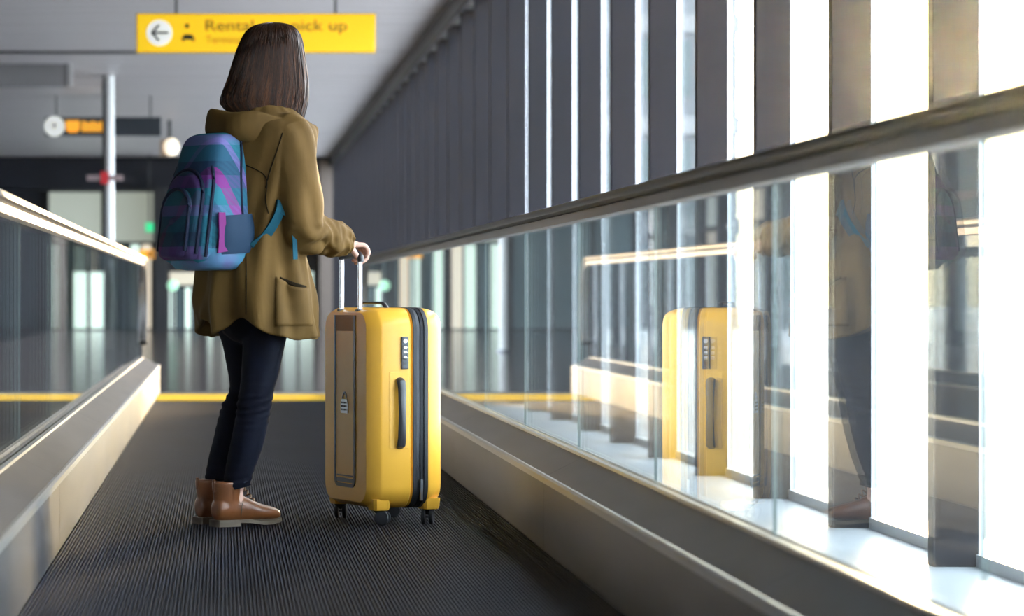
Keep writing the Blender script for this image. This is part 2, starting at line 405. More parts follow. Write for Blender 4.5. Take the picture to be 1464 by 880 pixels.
# ------------------------------------------------------------------ suitcase
M_shell = mat('yellow_shell', (.84, .42, .045), .33, coat=.15, spec=.35, bump=((160, 160, 160), .05, .001))
M_zip = mat('black_zip', (.018, .019, .024), .5, bump=((20, 20, 400), .3, .001))
M_plastic = mat('black_plastic', (.022, .022, .026), .35)
M_grey_trim = mat('grey_trim', (.055, .056, .064), .35, .3)
M_tubem = mat('telescopic_tube', (.62, .62, .68), .25, 1.0)
M_silver = mat('silver_badge', (.45, .45, .47), .3, 1.0)
M_tyre = mat('caster_tyre', (.012, .012, .015), .6)
SX, SY = .556, 10.237
suit = empty('suitcase', (SX, SY, 0), math.atan2(-.937, .35))
tag(suit, 'yellow hard-shell suitcase on four casters with black zip band and raised handle', 'suitcase')
SW, SZ0, SZ1, ST = .44, .056, .737, .145
def rrect(W, z0, z1, r, inset=0, n=8, rb=None):
    pts = []; w = W/2-inset; a = z0+inset*.5; b = z1-inset*.42; r = max(r-inset*.4, .012)
    for cx, cz, q0 in ((w-r, b-r, 0), (-w+r, b-r, PI/2), (-w+r, a+r, PI), (w-r, a+r, 1.5*PI)):
        for i in range(n+1):
            q = q0+PI/2*i/n; pts.append((cx+r*math.cos(q), cz+r*math.sin(q)))
    return pts
def shell(prof, r=.075, z0=SZ0, z1=SZ1):
    return MB().rings([[(x, y, z) for x, z in rrect(SW, z0, z1, r, ins)] for y, ins in prof])
fs = shell([(-.145, .060), (-.145, .040), (-.141, .034), (-.110, .005), (-.100, .001), (-.03, 0), (.000, 0), (.004, .003), (.006, .007), (.009, .003), (.011, .001)]).build('front_shell', M_shell, suit, smooth=True, angle=28)
bs = shell([(.067, .001), (.069, .0005), (.080, .004), (.094, .010), (.108, .018), (.122, .030), (.134, .045), (.142, .062), (.145, .085)]).build('rear_shell', M_shell, suit, smooth=True, angle=60)
zb = shell([(.010, .006), (.012, -.002), (.024, -.003), (.026, .001), (.036, .003), (.0365, .007), (.0395, .007), (.040, .003), (.050, .001), (.052, -.003), (.066, -.002), (.068, .006)]).build('zip_band', M_zip, suit, smooth=True, angle=25)
MB().box(-.006, .006, -.004, .004, -.02, .02).tube([(0, 0, -.02), (0, 0, -.05)], .006, 8).build('zip_pull', M_silver, zb, loc=(SW/2+.008, .038, .135), smooth=True)
# handle channel on the face: recessed floor, dark borders joined by a U at the foot
ch = .085; yf = -.145
def ubord(hw, zt, zb, r, n=8):
    p = [(-hw, zt)]
    for i in range(n+1):
        a = PI+PI/2*i/n; p.append((-hw+r+r*math.cos(a), zb+r+r*math.sin(a)))
    for i in range(n+1):
        a = 1.5*PI+PI/2*i/n; p.append((hw-r+r*math.cos(a), zb+r+r*math.sin(a)))
    p.append((hw, zt)); return p
outer = ubord(ch+.006, SZ1-.026, .122, .030); inner = ubord(ch-.006, SZ1-.026, .134, .022)
bd = MB(); n = len(outer)
bd.rings([[(x, yf+.004, z) for x, z in outer], [(x, yf-.004, z) for x, z in outer], [(x, yf-.004, z) for x, z in inner], [(x, yf+.004, z) for x, z in inner]], False, False)
bd.v = bd.v; vs = bd.v; bd.f = [f for f in bd.f if not ((f[0] % n) == n-1)]
k = n
bd.f += [(n-1+0*n, n-1+1*n, n-1+2*n, n-1+3*n), (0, n, 2*n, 3*n)]
bd.build('channel_border', M_grey_trim, suit, smooth=True, angle=30)
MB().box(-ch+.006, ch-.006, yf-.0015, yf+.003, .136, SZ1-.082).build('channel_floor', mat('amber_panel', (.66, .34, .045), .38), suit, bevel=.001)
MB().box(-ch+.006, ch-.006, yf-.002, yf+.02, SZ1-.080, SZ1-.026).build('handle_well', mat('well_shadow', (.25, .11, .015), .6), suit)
MB().box(-ch+.012, ch-.012, yf-.0035, yf+.002, .138, .152).box(-ch+.016, ch-.016, yf-.0035, yf+.002, .158, .163).build('channel_foot', M_grey_trim, suit, bevel=.001)
# badge: padlock-like emblem (a shield with a ring above)
bg = MB().prism([(-.030, 0), (.030, 0), (.032, .030), (.022, .048), (-.022, .048), (-.032, .030)], 'y', -.004, .002)
bg.tube([(.015*math.cos(a), -.001, .050+.020*math.sin(a)) for a in [PI*i/10 for i in range(11)]], .004, 6)
bd_o = bg.build('badge', M_silver, suit, loc=(0, yf-.001, .375), smooth=True, angle=30)
rv = MB()
for ix in (-.018, -.006, .006, .018):
    for iz in (.012, .024, .036): rv.box(ix-.003, ix+.003, -.006, -.003, iz-.003, iz+.003)
rv.build('badge_relief', M_grey_trim, bd_o)
# telescopic handle
hd = MB()
for s in (-1, 1):
    MB().box(s*.080-.007, s*.080+.007, -.132, -.118, SZ1-.10, .905).build('handle_tube', M_tubem, suit, bevel=.003)
    MB().box(s*.080-.012, s*.080+.012, -.138, -.112, SZ1-.030, SZ1-.005).build('tube_collar', M_plastic, suit, bevel=.003)
gp = [(-.088, -.125, .893), (-.085, -.125, .908), (-.070, -.125, .917), (0, -.125, .919), (.070, -.125, .917), (.085, -.125, .908), (.088, -.125, .893)]
MB().tube(gp, [.010, .0125, .0135, .0135, .0135, .0125, .010], 12).build('grip', M_plastic, suit, smooth=True)
# top carry handle, side carry handle, lock
tp = [(-.0, -.098+i*.0, 0) for i in range(1)]
def strap(pts, w, t):
    rs = []
    for i, p in enumerate(pts):
        a = Vector(pts[max(i-1, 0)]); c = Vector(pts[min(i+1, len(pts)-1)]); tt = (c-a).normalized(); return_n = None
        rs.append((Vector(p), tt))
    return rs
hp = [(x, -.045, SZ1-.004+.020*min(1, (1-(abs(x)/.13)**3)*1.6)) for x in [-.13+.26*i/16 for i in range(17)]]
MB().tube(hp, [.010]*17, 8, flat=.5).build('top_handle', M_plastic, suit, smooth=True)
hx = SW/2
rec = MB().prism([(-.075, .262), (-.005, .262), (-.005, .520), (-.075, .520)], 'x', hx-.004, hx+.0012)
rec.build('side_recess', M_shell, suit, bevel=.001)
sp = [(hx-.002, -.038, .265), (hx+.012, -.038, .272), (hx+.020, -.038, .30), (hx+.022, -.038, .38), (hx+.020, -.038, .46), (hx+.012, -.038, .490), (hx-.002, -.038, .497)]
MB().tube(sp, [.014, .016, .015, .013, .015, .016, .014], 10, flat=.45, up=(1, 0, 0)).build('side_handle', M_plastic, suit, smooth=True)
lk = MB().box(hx-.004, hx+.007, -.034, -.008, .530, .640).build('lock_plate', M_grey_trim, suit, bevel=.003)
MB().tube([(hx+.006, -.021, .625), (hx+.010, -.021, .625)], .0075, 12).build('release_button', M_silver, lk, smooth=True)
for zz in (.602, .585, .568): MB().tube([(hx+.004, -.027, zz), (hx+.004, -.015, zz)], .0065, 12).build('number_dial', M_alu, lk, smooth=True)
MB().tube([(hx+.006, -.021, .548), (hx+.0082, -.021, .548)], .0055, 10).build('key_slot', M_black, lk, smooth=True)
# casters
def caster(x, y, swivel):
    c = empty('caster', (x, y, 0)); c.parent = suit; c.rotation_euler = (0, 0, swivel)
    MB().rings([[(r*math.cos(a)+dx, r*math.sin(a), z) for a in [2*PI*i/14 for i in range(14)]] for r, z, dx in ((.026, .066, 0), (.026, .054, 0), (.021, .048, .002), (.012, .034, .008))]).build('fork', M_plastic, c, smooth=True)
    for s in (-1, 1):
        w = MB(); rr = [(.012, s*.007), (.0235, s*.007), (.0255, s*.009), (.0255, s*.017), (.0225, s*.020), (.010, s*.020)]
        w.rings([[(.014+r*math.cos(a), yy, .0255+r*math.sin(a)) for a in [2*PI*i/20 for i in range(20)]] for r, yy in rr])
        w.build('wheel', M_tyre, c, smooth=True, angle=35)
    MB().tube([(.014, -.018, .0255), (.014, .018, .0255)], .004, 8).build('axle', M_grey_trim, c, smooth=True)
for x, y, s in ((.168, -.093, .9), (-.168, -.093, 2.6), (.168, .092, -.6), (-.168, .092, 1.2)):
    caster(x, y, s)
    hs = MB().rings([[(x+a*rx, y+b*ry, z) for a, b in ((-1, -.7), (-.7, -1), (.7, -1), (1, -.7), (1, .7), (.7, 1), (-.7, 1), (-1, .7))] for rx, ry, z in ((.036, .032, .090), (.034, .030, .060), (.030, .027, .052))])
    hs.build('caster_housing', M_shell, suit, smooth=True, angle=30)

# ------------------------------------------------------------------ woman
YAW = math.radians(35); CY, SYN = math.cos(YAW), math.sin(YAW)
FWD = Vector((CY, SYN, 0)); LFT = Vector((-SYN, CY, 0)); UP = Vector((0, 0, 1))
PB = Vector((.10, 10.06, 0))                       # the point of the floor she stands on
woman = empty('woman', PB); woman.name = 'person'
tag(woman, 'long-haired person in khaki hooded coat, dark jeans and brown boots holding the suitcase handle', 'person')
def rel(o): o.location = -PB; return o
M_skin = mat('skin', (.62, .36, .27), .5, nz=((30, 30, 30), .1))
M_coat = mat('khaki_cloth', (.136, .075, .020), .75, nz=((9, 9, 4), .38), bump=((420, 420, 420), .25, .001), spec=.12)
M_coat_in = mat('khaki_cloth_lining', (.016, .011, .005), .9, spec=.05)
M_jean = mat('dark_denim', (.0045, .006, .014), .8, nz=((30, 30, 12), .4), bump=((700, 700, 300), .25, .001), spec=.12)
M_leather = mat('tan_leather', (.20, .066, .020), .36, nz=((14, 14, 14), .35), bump=((90, 90, 90), .10, .001))
M_sole = mat('boot_sole', (.12, .085, .055), .6, nz=((20, 20, 60), .3))
M_lace = mat('lace', (.16, .075, .035), .7)
def capsule(mb, pts, rad, n=10): return mb.tube(pts, rad, n)

# joints
SHR = P(412, 198, 9.93); ELR = P(434, 328, 9.93); WRR = P(488, 344, 10.07)
NECK = P(384, 165, 10.06); HEAD = P(389, 90, 10.08)
HIPC = P(370, 455, 10.06); CHEST = P(372, 250, 10.05)
SHL = P(352, 195, 10.19); ELL = P(384, 320, 10.28); WRL = P(414, 402, 10.25)
HYAW = math.radians(62); HF = Vector((math.cos(HYAW), math.sin(HYAW), 0)); HL = Vector((-math.sin(HYAW), math.cos(HYAW), 0))
body = MB()
capsule(body, crom([tuple(HIPC-UP*.0), tuple(HIPC+UP*.06), tuple(P(368, 370, 10.06)), tuple(CHEST), tuple(P(376, 195, 10.06)), tuple(NECK), tuple(NECK+UP*.07)], 4),
        [.08, .09, .105, .115, .115, .11, .105, .10, .10, .105, .11, .115, .118, .115, .11, .10, .095, .085, .075, .065, .055, .052, .05, .05, .05], 14)
for S, E, W in ((SHR, ELR, WRR), (SHL, ELL, WRL)):
    capsule(body, crom([tuple(S), tuple(S.lerp(E, .5)), tuple(E), tuple(E.lerp(W, .5)), tuple(W)], 4), [.050, .049, .048, .046, .044, .043, .041, .040, .038, .037, .036, .034, .032, .030, .028, .026, .024])
KNR = P(366, 575, 9.99); ANR = P(338, 700, 10.02); KNL = P(346, 570, 10.13); ANL = P(312, 695, 10.145)
HPR = P(382, 470, 10.00); HPL = P(345, 468, 10.13)
for H, K, A in ((HPR, KNR, ANR), (HPL, KNL, ANL)):
    capsule(body, [H, H.lerp(K, .5), K, K.lerp(A, .4), A, A-UP*.06], [.055, .045, .033, .030, .024, .028])
# head with brow, nose, lips, chin, ears
def hp_(f, l, u): return HEAD + HF*f + HL*l + UP*u
Rh = Matrix((HF, HL, UP)).transposed()
ball(body, hp_(-.012, 0, .030), (.098, .076, .092), Rh, 20, 14)
ball(body, hp_(.030, 0, -.035), (.058, .056, .085), Rh, 16, 12)
ball(body, hp_(.055, 0, -.095), (.030, .030, .024), Rh)
ball(body, hp_(.070, 0, .022), (.018, .050, .012), Rh)
body.tube([hp_(.084, 0, .008), hp_(.096, 0, -.015), hp_(.106, 0, -.034), hp_(.090, 0, -.042)], [.007, .009, .012, .010], 8)
ball(body, hp_(.086, 0, -.060), (.012, .022, .006), Rh); ball(body, hp_(.084, 0, -.071), (.012, .019, .006), Rh)
for s in (-1, 1):
    ball(body, hp_(.050, s*.040, -.030), (.030, .022, .026), Rh); ball(body, hp_(.068, s*.031, .011), (.016, .018, .009), Rh); ball(body, hp_(.067, s*.031, -.011), (.015, .017, .007), Rh)
    ball(body, hp_(-.002, s*.076, -.010), (.018, .008, .030), Rh)
# right hand: palm over the grip, four fingers hooked down its far side, thumb beneath
GD = Vector((.937, .35, 0)); GW = Vector((-.35, .937, 0))         # across and along the grip bar
GC = Vector((SX, SY, .919)) + GD*(-.125)
K0 = GC + UP*.026 + GD*.006 - GW*.034
ball(body, K0-GD*.030+UP*.008-GW*.006, (.040, .040, .016), Matrix((GD, GW, UP)).transposed())
body.tube([WRR, WRR.lerp(K0-GD*.03, .5)+UP*.004, K0-GD*.026+UP*.006], [.025, .027, .022], 10)
for i, (off, ln) in enumerate(((-.034, .92), (-.013, 1.0), (.008, .97), (.028, .82))):
    b0 = K0 + GW*off
    pts = [b0-GD*.012+UP*.006, b0+GD*.014+UP*.006, b0+GD*(.029)+UP*(-.010), b0+GD*.029+UP*(-.036*ln), b0+GD*.014+UP*(-.054*ln), b0-GD*.004+UP*(-.056*ln)]
    body.tube(crom([tuple(p) for p in pts], 3), [.0098-.0030*j/15 for j in range(16)], 8)
tb = K0-GD*.040-GW*.034
body.tube(crom([tuple(tb+UP*.002), tuple(tb-GW*.012+GD*.012-UP*.016), tuple(tb-GW*.008+GD*.030-UP*.040), tuple(tb+GW*.008+GD*.044-UP*.046)], 4), [.0125-.004*j/12 for j in range(13)], 8)
# left hand, relaxed by her side
for i, off in enumerate((-.028, -.010, .009, .026)):
    b0 = WRL + FWD*off - UP*.075
    body.tube(crom([tuple(b0), tuple(b0-UP*.03+LFT*-.004), tuple(b0-UP*.055-LFT*.014), tuple(b0-UP*.07-LFT*.03)], 3), [.0095-.003*j/9 for j in range(10)], 8)
ball(body, WRL-UP*.05, (.038, .017, .045), Matrix((FWD, LFT, UP)).transposed())
body.tube([WRL-UP*.03+FWD*.02, WRL-UP*.06+FWD*.048, WRL-UP*.09+FWD*.052-LFT*.012], [.012, .010, .008], 8)
bo = rel(body.build('body', M_skin, woman)); remesh(bo, .0042, 3, .5)
M_iris = mat('iris', (.06, .03, .015), .2); M_lip = mat('lip', (.42, .15, .13), .45); M_brow = mat('brow_hair', (.05, .022, .012), .6)
for s in (-1, 1):
    em = MB(); ball(em, hp_(.0665, s*.031, .000), (.0125, .0135, .0125), Rh); eo = rel(em.build('eye', M_white, woman, smooth=True))
    im = MB(); ball(im, hp_(.0762, s*.031, .000), (.0036, .0062, .0062), Rh, 12, 8); im.build('iris', M_iris, eo, smooth=True)
    rel(MB().tube([hp_(.088, s*.016, .027), hp_(.087, s*.031, .031), hp_(.076, s*.047, .026)], [.0022, .0030, .0012], 6).build('eyebrow', M_brow, woman, smooth=True))
lm_ = MB(); ball(lm_, hp_(.0895, 0, -.0605), (.010, .020, .0045), Rh); ball(lm_, hp_(.0875, 0, -.0695), (.0105, .0165, .0050), Rh)
rel(lm_.build('lips', M_lip, woman, smooth=True))

# coat: trunk loft, sleeves, hollow hem, fused into one cloth surface
rows = [(150, 352, 408, 1.25), (160, 336, 420, 1.4), (172, 312, 432, 1.6), (186, 301, 446, 1.60), (215, 298, 447, 1.5), (250, 300, 442, 1.45), (300, 299, 434, 1.35),
        (350, 292, 432, 1.3), (390, 285, 440, 1.3), (430, 281, 449, 1.3), (462, 281, 454, 1.3), (483, 282, 456, 1.3)]
NC = 96
def coat_ring(py, xl, xr, r, amp, inset=0.0, dz=None):
    hs = (xr-xl)/2/423.5; a = hs/math.sqrt(.82**2+(.57*r)**2)-inset; b = a*r+inset*(r-1)
    c = P((xl+xr)/2, py, 10.06); out = []
    for j in range(NC):
        q = 2*PI*j/NC
        cx, sx = math.cos(q), math.sin(q)
        k = 1/((abs(cx)**2.3+abs(sx)**2.3)**(1/2.3))
        d = amp*(math.sin(q*7+.9+py*.008)+.8*math.sin(q*11+2.1-py*.011)+.6*math.sin(q*17+py*.02))*.5
        d += amp*1.3*noise.noise(Vector((math.cos(q)*2.2, math.sin(q)*2.2, py*.012)))
        p = c + FWD*(a*cx*k+d*cx) + LFT*(b*sx*k+d*sx)
        if dz: p = p + UP*dz(q)
        out.append(p)
    return out
def hem(q):
    # q=0 front, pi/2 her left, pi back, -pi/2 her right (towards the camera)
    dq = (q+PI) % (2*PI)-PI
    back = math.exp(-((abs(dq)-2.62)/.42)**2) if dq < 0 else math.exp(-((dq-2.75)/.5)**2)
    return .066*back + .004*math.sin(q*9)
rr_ = crom(rows, 5); co = MB(); rs = []
for i, (py, xl, xr, r) in enumerate(rr_):
    t = i/(len(rr_)-1); amp = .006+.014*max(0, (t-.35)/.65)
    rs.append(coat_ring(py, xl, xr, r, amp, 0, (lambda q, w=max(0, (t-.8)/.2): hem(q)*w)))
rs.append(coat_ring(484, 282, 456, 1.3, .015, .010, lambda q: hem(q)))
for py, w in ((470, .9), (445, .7), (425, .5)): rs.append(coat_ring(py, 288, 448, 1.3, .012, .018, lambda q, w=w: hem(q)*w))
co.rings(rs)
def sleeve(S, E, W, radii, seed, extra=()):
    path = [S+(S-E).normalized()*.02 - (CHEST-S).normalized()*-.03, S, S.lerp(E, .35), S.lerp(E, .7), E, E.lerp(W, .35), E.lerp(W, .7), W]+list(extra)
    pts = crom([tuple(p) for p in path], 8); n = len(pts); ra = crom([(r,) for r in radii], 8); rings = []
    for i, p in enumerate(pts):
        p = Vector(p); t = (Vector(pts[min(i+1, n-1)])-Vector(pts[max(i-1, 0)])).normalized()
        x = t.cross(Vector((0, 1, 0))).normalized(); y2 = x.cross(t).normalized(); s = i/(n-1); ring = []
        for j in range(40):
            q = 2*PI*j/40; r = ra[i][0]
            el = math.exp(-((s-.60)/.16)**2); fo = max(0, (s-.62)/.38)
            w_ = noise.noise(Vector((s*15+.9*math.cos(q+.8)+seed, math.cos(q)*.9, math.sin(q)*.9+seed)))
            r += .050*(el*(.6+.4*math.cos(q-2.6))+.75*fo)*(.16-min(.5, abs(w_)))
            r += .008*noise.noise(Vector((math.cos(q)*1.6+seed, math.sin(q)*1.6, s*7)))*1.6
            ring.append(p + x*math.cos(q)*r + y2*math.sin(q)*r)
        rings.append(ring)
    return rings
cuffR = WRR + (WRR-ELR).normalized()*.030
co.rings(sleeve(SHR, ELR, WRR, [.070, .088, .086, .080, .076, .068, .062, .052, .040], 1.0, (cuffR,)))
co.rings(sleeve(SHL, ELL, WRL, [.070, .082, .078, .070, .066, .058, .050, .042, .036], 3.0, (WRL+(WRL-ELL).normalized()*.03,)))
ct = rel(co.build('coat', M_coat, woman)); remesh(ct, .0050, 2, .5)
def crom_rings(rings, n0, k):
    out = []
    for ring in rings:
        n = len(ring); o = []
        for i in range(n):
            p0, p1, p2, p3 = ring[i-1], ring[i], ring[(i+1) % n], ring[(i+2) % n]
            for t in [j/k for j in range(k)]:
                o.append(.5*((2*p1)+(p2-p0)*t+(2*p0-5*p1+4*p2-p3)*t*t+(3*p1-p0-3*p2+p3)*t**3))
        out.append(o)
    return out
# hood: a thick cowl lying round the neck, fuller at the back
hc = P(375, 168, 10.05)
hoodm = MB(); rings = []
for i in range(41):
    q = math.radians(-148+296*i/40)                 # 0 = straight behind her
    w = max(0, math.cos(q/2))**1.5
    dv = -FWD*math.cos(q) - LFT*math.sin(q)
    end = min(1, (148-abs(math.degrees(q)))/22)
    prof = [(.060, .030), (.078, -.012), (.100+.02*w, -.030-.018*w), (.126+.035*w, -.010), (.140+.045*w, .020-.004*w), (.152+.048*w, .022-.006*w), (.160+.050*w, .002-.012*w),
            (.158+.052*w, -.026-.022*w), (.145+.050*w, -.048-.034*w), (.118+.030*w, -.060-.030*w), (.085, -.060-.015*w), (.060, -.030)]
    m_ = sum(p[0] for p in prof)/len(prof); z_ = sum(p[1] for p in prof)/len(prof); ring = []
    for j, (ra, zz) in enumerate(prof):
        ra = m_+(ra-m_)*(.45+.55*end); zz = z_+(zz-z_)*(.45+.55*end)
        f = noise.noise(Vector((i*.16, j*.45, 2.0)))*.016+.006*math.sin(i*.9+j*.8)
        ring.append(hc + FWD*.022 + dv*(ra+f) + UP*(zz+f*.8+.014*(1 if q < 0 else 0)*math.sin(-q)-(.045*max(0, math.sin(q*.62))**1.5 if q > 0 else .012*(1-w))))
    rings.append(ring)
hoodm.rings(crom_rings(rings, 12, 3))
hoodo = rel(hoodm.build('hood', M_coat, woman)); remesh(hoodo, .0052, 4, .5)
rim = MB(); rp = []
for i in range(29):
    q = math.radians(-125+250*i/28); dirv = -FWD*math.cos(q) - LFT*math.sin(q)
    w = max(0, math.cos(q/2))**1.3
    rp.append(hc + FWD*.018 + dirv*(.098+.098*w) + UP*(-.020-.030*w + .020*(1-w)))
# drawstring and toggle at her right front
DS = [P(424, 163, 9.99), P(433, 176, 9.94), P(443, 193, 9.92), P(450, 212, 9.92), P(450, 232, 9.93), P(449, 248, 9.935), P(450, 264, 9.94)]
rel(MB().tube(crom([tuple(p) for p in DS], 5), .0038, 8).build('drawstring', mat('cord', (.12, .075, .035), .7), woman, smooth=True))
tgm = MB(); tgm.tube([P(446, 240, 9.925), P(445, 249, 9.925)], .0075, 10); rel(tgm.build('cord_toggle', M_black, woman, smooth=True))
# patch pocket on her right hip and seams
def on_coat(px, py, lift=.004):
    """drop a point onto the cloth straight along the view"""
    o = ct; org = Vector((0, 0, EYE))+PB*0
    d = (P(px, py, 10.0)-Vector((0, 0, EYE))).normalized()
    ok, loc, nrm, _ = o.ray_cast(Vector((0, 0, EYE)), d)
    return (loc+nrm*lift) if ok else P(px, py, 9.85)
bpy.context.view_layer.update()
pk = MB(); grid = []
for i in range(13):
    v = i/12; row = []
    for j in range(11):
        u = j/10
        top = 396+20*math.sin(min(1, u*1.1)*PI*.5)*(1-.25*u)
        row.append(on_coat(394+u*(46+6*v), top+(466-top)*v, .004+.010*math.exp(-(v/.18)**2)*math.sin(u*PI)))
    grid.append(row)
ix = lambda a, b: a*11+b
pk.add([p for r in grid for p in r], [(ix(a, b), ix(a, b+1), ix(a+1, b+1), ix(a+1, b)) for a in range(12) for b in range(10)])
pko = pk.build('hip_pocket', M_coat, woman, smooth=True, angle=180); rel(pko)
so = pko.modifiers.new('s', 'SOLIDIFY'); so.thickness = .004; so.offset = 0; evaluated(pko)
for p in pko.data.polygons: p.use_smooth = True
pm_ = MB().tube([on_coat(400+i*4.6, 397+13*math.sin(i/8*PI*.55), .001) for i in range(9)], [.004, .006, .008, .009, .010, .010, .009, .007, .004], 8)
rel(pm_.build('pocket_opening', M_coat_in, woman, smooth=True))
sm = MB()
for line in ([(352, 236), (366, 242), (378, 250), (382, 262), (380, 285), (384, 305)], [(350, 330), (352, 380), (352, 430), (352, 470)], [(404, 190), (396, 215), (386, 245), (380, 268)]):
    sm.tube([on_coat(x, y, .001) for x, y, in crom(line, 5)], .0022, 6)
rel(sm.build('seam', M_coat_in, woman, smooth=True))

# jeans
def leg(rows, ydep, seed, flat):
    rr = crom(rows, 6); rings = []; n = len(rr)
    for i, (py, xl, xr) in enumerate(rr):
        s = i/(n-1); yd = ydep[0]+(ydep[1]-ydep[0])*s; c = P((xl+xr)/2, py, yd); hw = (xr-xl)/2/423.5; ring = []
        kn = math.exp(-((py-582)/26)**2); an = math.exp(-((py-694)/22)**2)
        for j in range(40):
            q = 2*PI*j/40; r = hw
            r += (.0050*kn+.0045*an)*math.sin(py*.55+seed+1.6*math.sin(q+.6))
            r += .0030*noise.noise(Vector((math.cos(q)*2+seed, math.sin(q)*2, py*.03)))
            ring.append(c + Vector((math.cos(q)*r, math.sin(q)*r*flat, .010*(kn+an)*math.sin(q+seed))))
        rings.append(ring)
    return rings
je = MB()
je.rings(leg([(430, 345, 425), (466, 348, 415), (500, 347, 406), (530, 345, 400), (560, 341, 392), (585, 338, 388), (615, 333, 382), (650, 326, 372), (675, 321, 363), (696, 318, 358)], (10.0, 10.02), 1.0, 1.05))
je.rings(leg([(430, 300, 372), (466, 309, 370), (503, 320, 371), (545, 327, 370), (566, 325, 366), (581, 317, 361), (613, 308, 352), (655, 298, 341), (675, 294, 335), (696, 291, 330)], (10.13, 10.145), 4.0, 1.05))
ball(je, P(366, 450, 10.06), (.140, .140, .105))
jo = rel(je.build('jeans', M_jean, woman)); remesh(jo, .0050, 2, .5)

# boots
def boot(name, heel_px, ydep, label=None):
    A = Vector(((heel_px+21-VPX)*ydep/F, ydep, 0)); up = MB()
    R = Matrix((FWD, LFT, UP)).transposed()
    def L(x, y, z): return A + FWD*x + LFT*y + UP*z
    foot = crom([(-.062, .055, .018, .022), (-.055, .058, .030, .036), (-.030, .060, .036, .046), (.010, .062, .038, .050), (.055, .056, .041, .044), (.100, .046, .046, .034), (.145, .040, .046, .0265), (.180, .036, .038, .021), (.198, .033, .024, .014), (.204, .031, .010, .007)], 4)
    up.rings([[L(x, hw*math.cos(q)*(1 if True else 1), z+hh*math.sin(q)) for q in [2*PI*j/24 for j in range(24)]] for x, z, hw, hh in foot])
    sh = crom([(.050, .000, .056, .038), (.080, -.006, .052, .038), (.105, -.010, .051, .040), (.130, -.010, .054, .043), (.151, -.009, .056, .045)], 4)
    up.rings([[L(cx+a*math.cos(q), b*math.sin(q), z) for q in [2*PI*j/28 for j in range(28)]] for z, cx, a, b in sh])
    ub = up.build(name, M_leather, woman); rel(ub); remesh(ub, .0040, 3, .5)
    if label: ub['label'] = label
    def sole_out(g):
        pr = [(-.068, .018), (-.062, .030), (-.030, .038), (.02, .038), (.06, .041), (.11, .048), (.15, .047), (.185, .037), (.203, .022), (.209, .008)]
        pr = [(x+(.003 if x > 0 else -.002)*0, w+g) for x, w in pr]
        return [(x, w) for x, w in pr]+[(x, -w) for x, w in reversed(pr)]
    so = MB(); out = sole_out(.0)
    so.rings([[L(x, y, (.020 if x < .05 else .020-.010*min(1, (x-.05)/.06)+.008*max(0, (x-.15)/.06))+dz) for x, y in out] for dz in (-.008, .003)])
    so.build('sole', M_sole, ub, smooth=True, angle=35)
    hl = [(x, w) for x, w in sole_out(.001) if x < .021]
    MB().rings([[L(x, y, z) for x, y in hl] for z in (.000, .022)]).build('heel', M_sole, ub, smooth=True, angle=35)
    lc = MB()
    for i in range(5):
        s = i/4; x = .052+.050*s; z = .128-.055*s
        lc.tube([L(x-.006, -.022, z-.010), L(x+.004, -.010, z+.002), L(x+.006, .0, z+.004), L(x+.004, .010, z+.002), L(x-.006, .022, z-.010)], .0028, 6)
    lc.build('lace', M_lace, ub, smooth=True)
    MB().box(-.066, -.061, -.006, .006, .118, .158, Matrix.Translation(A) @ R.to_4x4()).build('pull_tab', M_leather, ub, bevel=.001)
    st = MB().tube([L(.025*math.cos(a)+.0, -.040, .06+.0*a) for a in (0,)]*1+[L(.02, -.0395, .030), L(.022, -.0400, .06), L(.030, -.0395, .085)], .0012, 5)
    st.build('stitching', M_sole, ub)
    return ub
boot('boot', 307, 10.015, 'nearer brown leather ankle boot with lit toe')
boot('boot', 283, 10.140, 'farther brown boot in shadow')

# hair: a full shell with locks, plus loose strands
M_hair = mat('brown_hair', (.014, .006, .004), .38, nz=((120, 120, 4), .55), col2=(.045, .018, .009), spec=.35, bump=((350, 350, 6), .5, .003))
hrows = [(33, 380, 402), (36, 366, 415), (43, 355, 424), (55, 347, 430), (72, 340, 433), (95, 333, 436), (118, 326, 438), (135, 320, 437), (148, 319, 434), (160, 330, 430)]
def hair_pt(q, py, xl, xr, k=1.0, seed=0):
    hw = (xr-xl)/2/423.5*k; c = P((xl+xr)/2, py, 10.08)
    dpt = min(hw*1.0, .105)
    return c + Vector((math.cos(q)*hw, math.sin(q)*dpt, 0))
hm = MB(); hr_ = crom(hrows, 4); rings = []
for i, (py, xl, xr) in enumerate(hr_):
    ring = []; t = i/(len(hr_)-1)
    for j in range(120):
        q = 2*PI*j/120
        lock = 1 + (.014+.050*t)*(math.sin(q*13+.6*math.sin(t*5))+.7*math.sin(q*23+2+t*2)+.4*noise.noise(Vector((q*6, t*2, 3))))*.6*min(1, t*4)
        p = hair_pt(q, py, xl, xr, lock)
        p.z += -.012*t*t*math.sin(q*9+1)-.010*t*t*math.sin(q*4)-.022*t**3*max(0, math.cos(q+.5))
        ring.append(p)
    rings.append(ring)
hm.rings(rings)
def in_face(p):
    d = p-HEAD; a = math.atan2(d.y, d.x)-HYAW
    return abs((a+PI) % (2*PI)-PI) < math.radians(47) and -.40 < d.z < .062
hm.f = [f for f in hm.f if len(f) > 4 or not in_face(sum((Vector(hm.v[i]) for i in f), Vector())/len(f))]
hm.f = [f for f in hm.f if len(f) < 10 or Vector(hm.v[f[0]]).z > HEAD.z]
rel(hm.build('hair', M_hair, woman, smooth=True, angle=180))
stn = MB(); rimlit = MB()
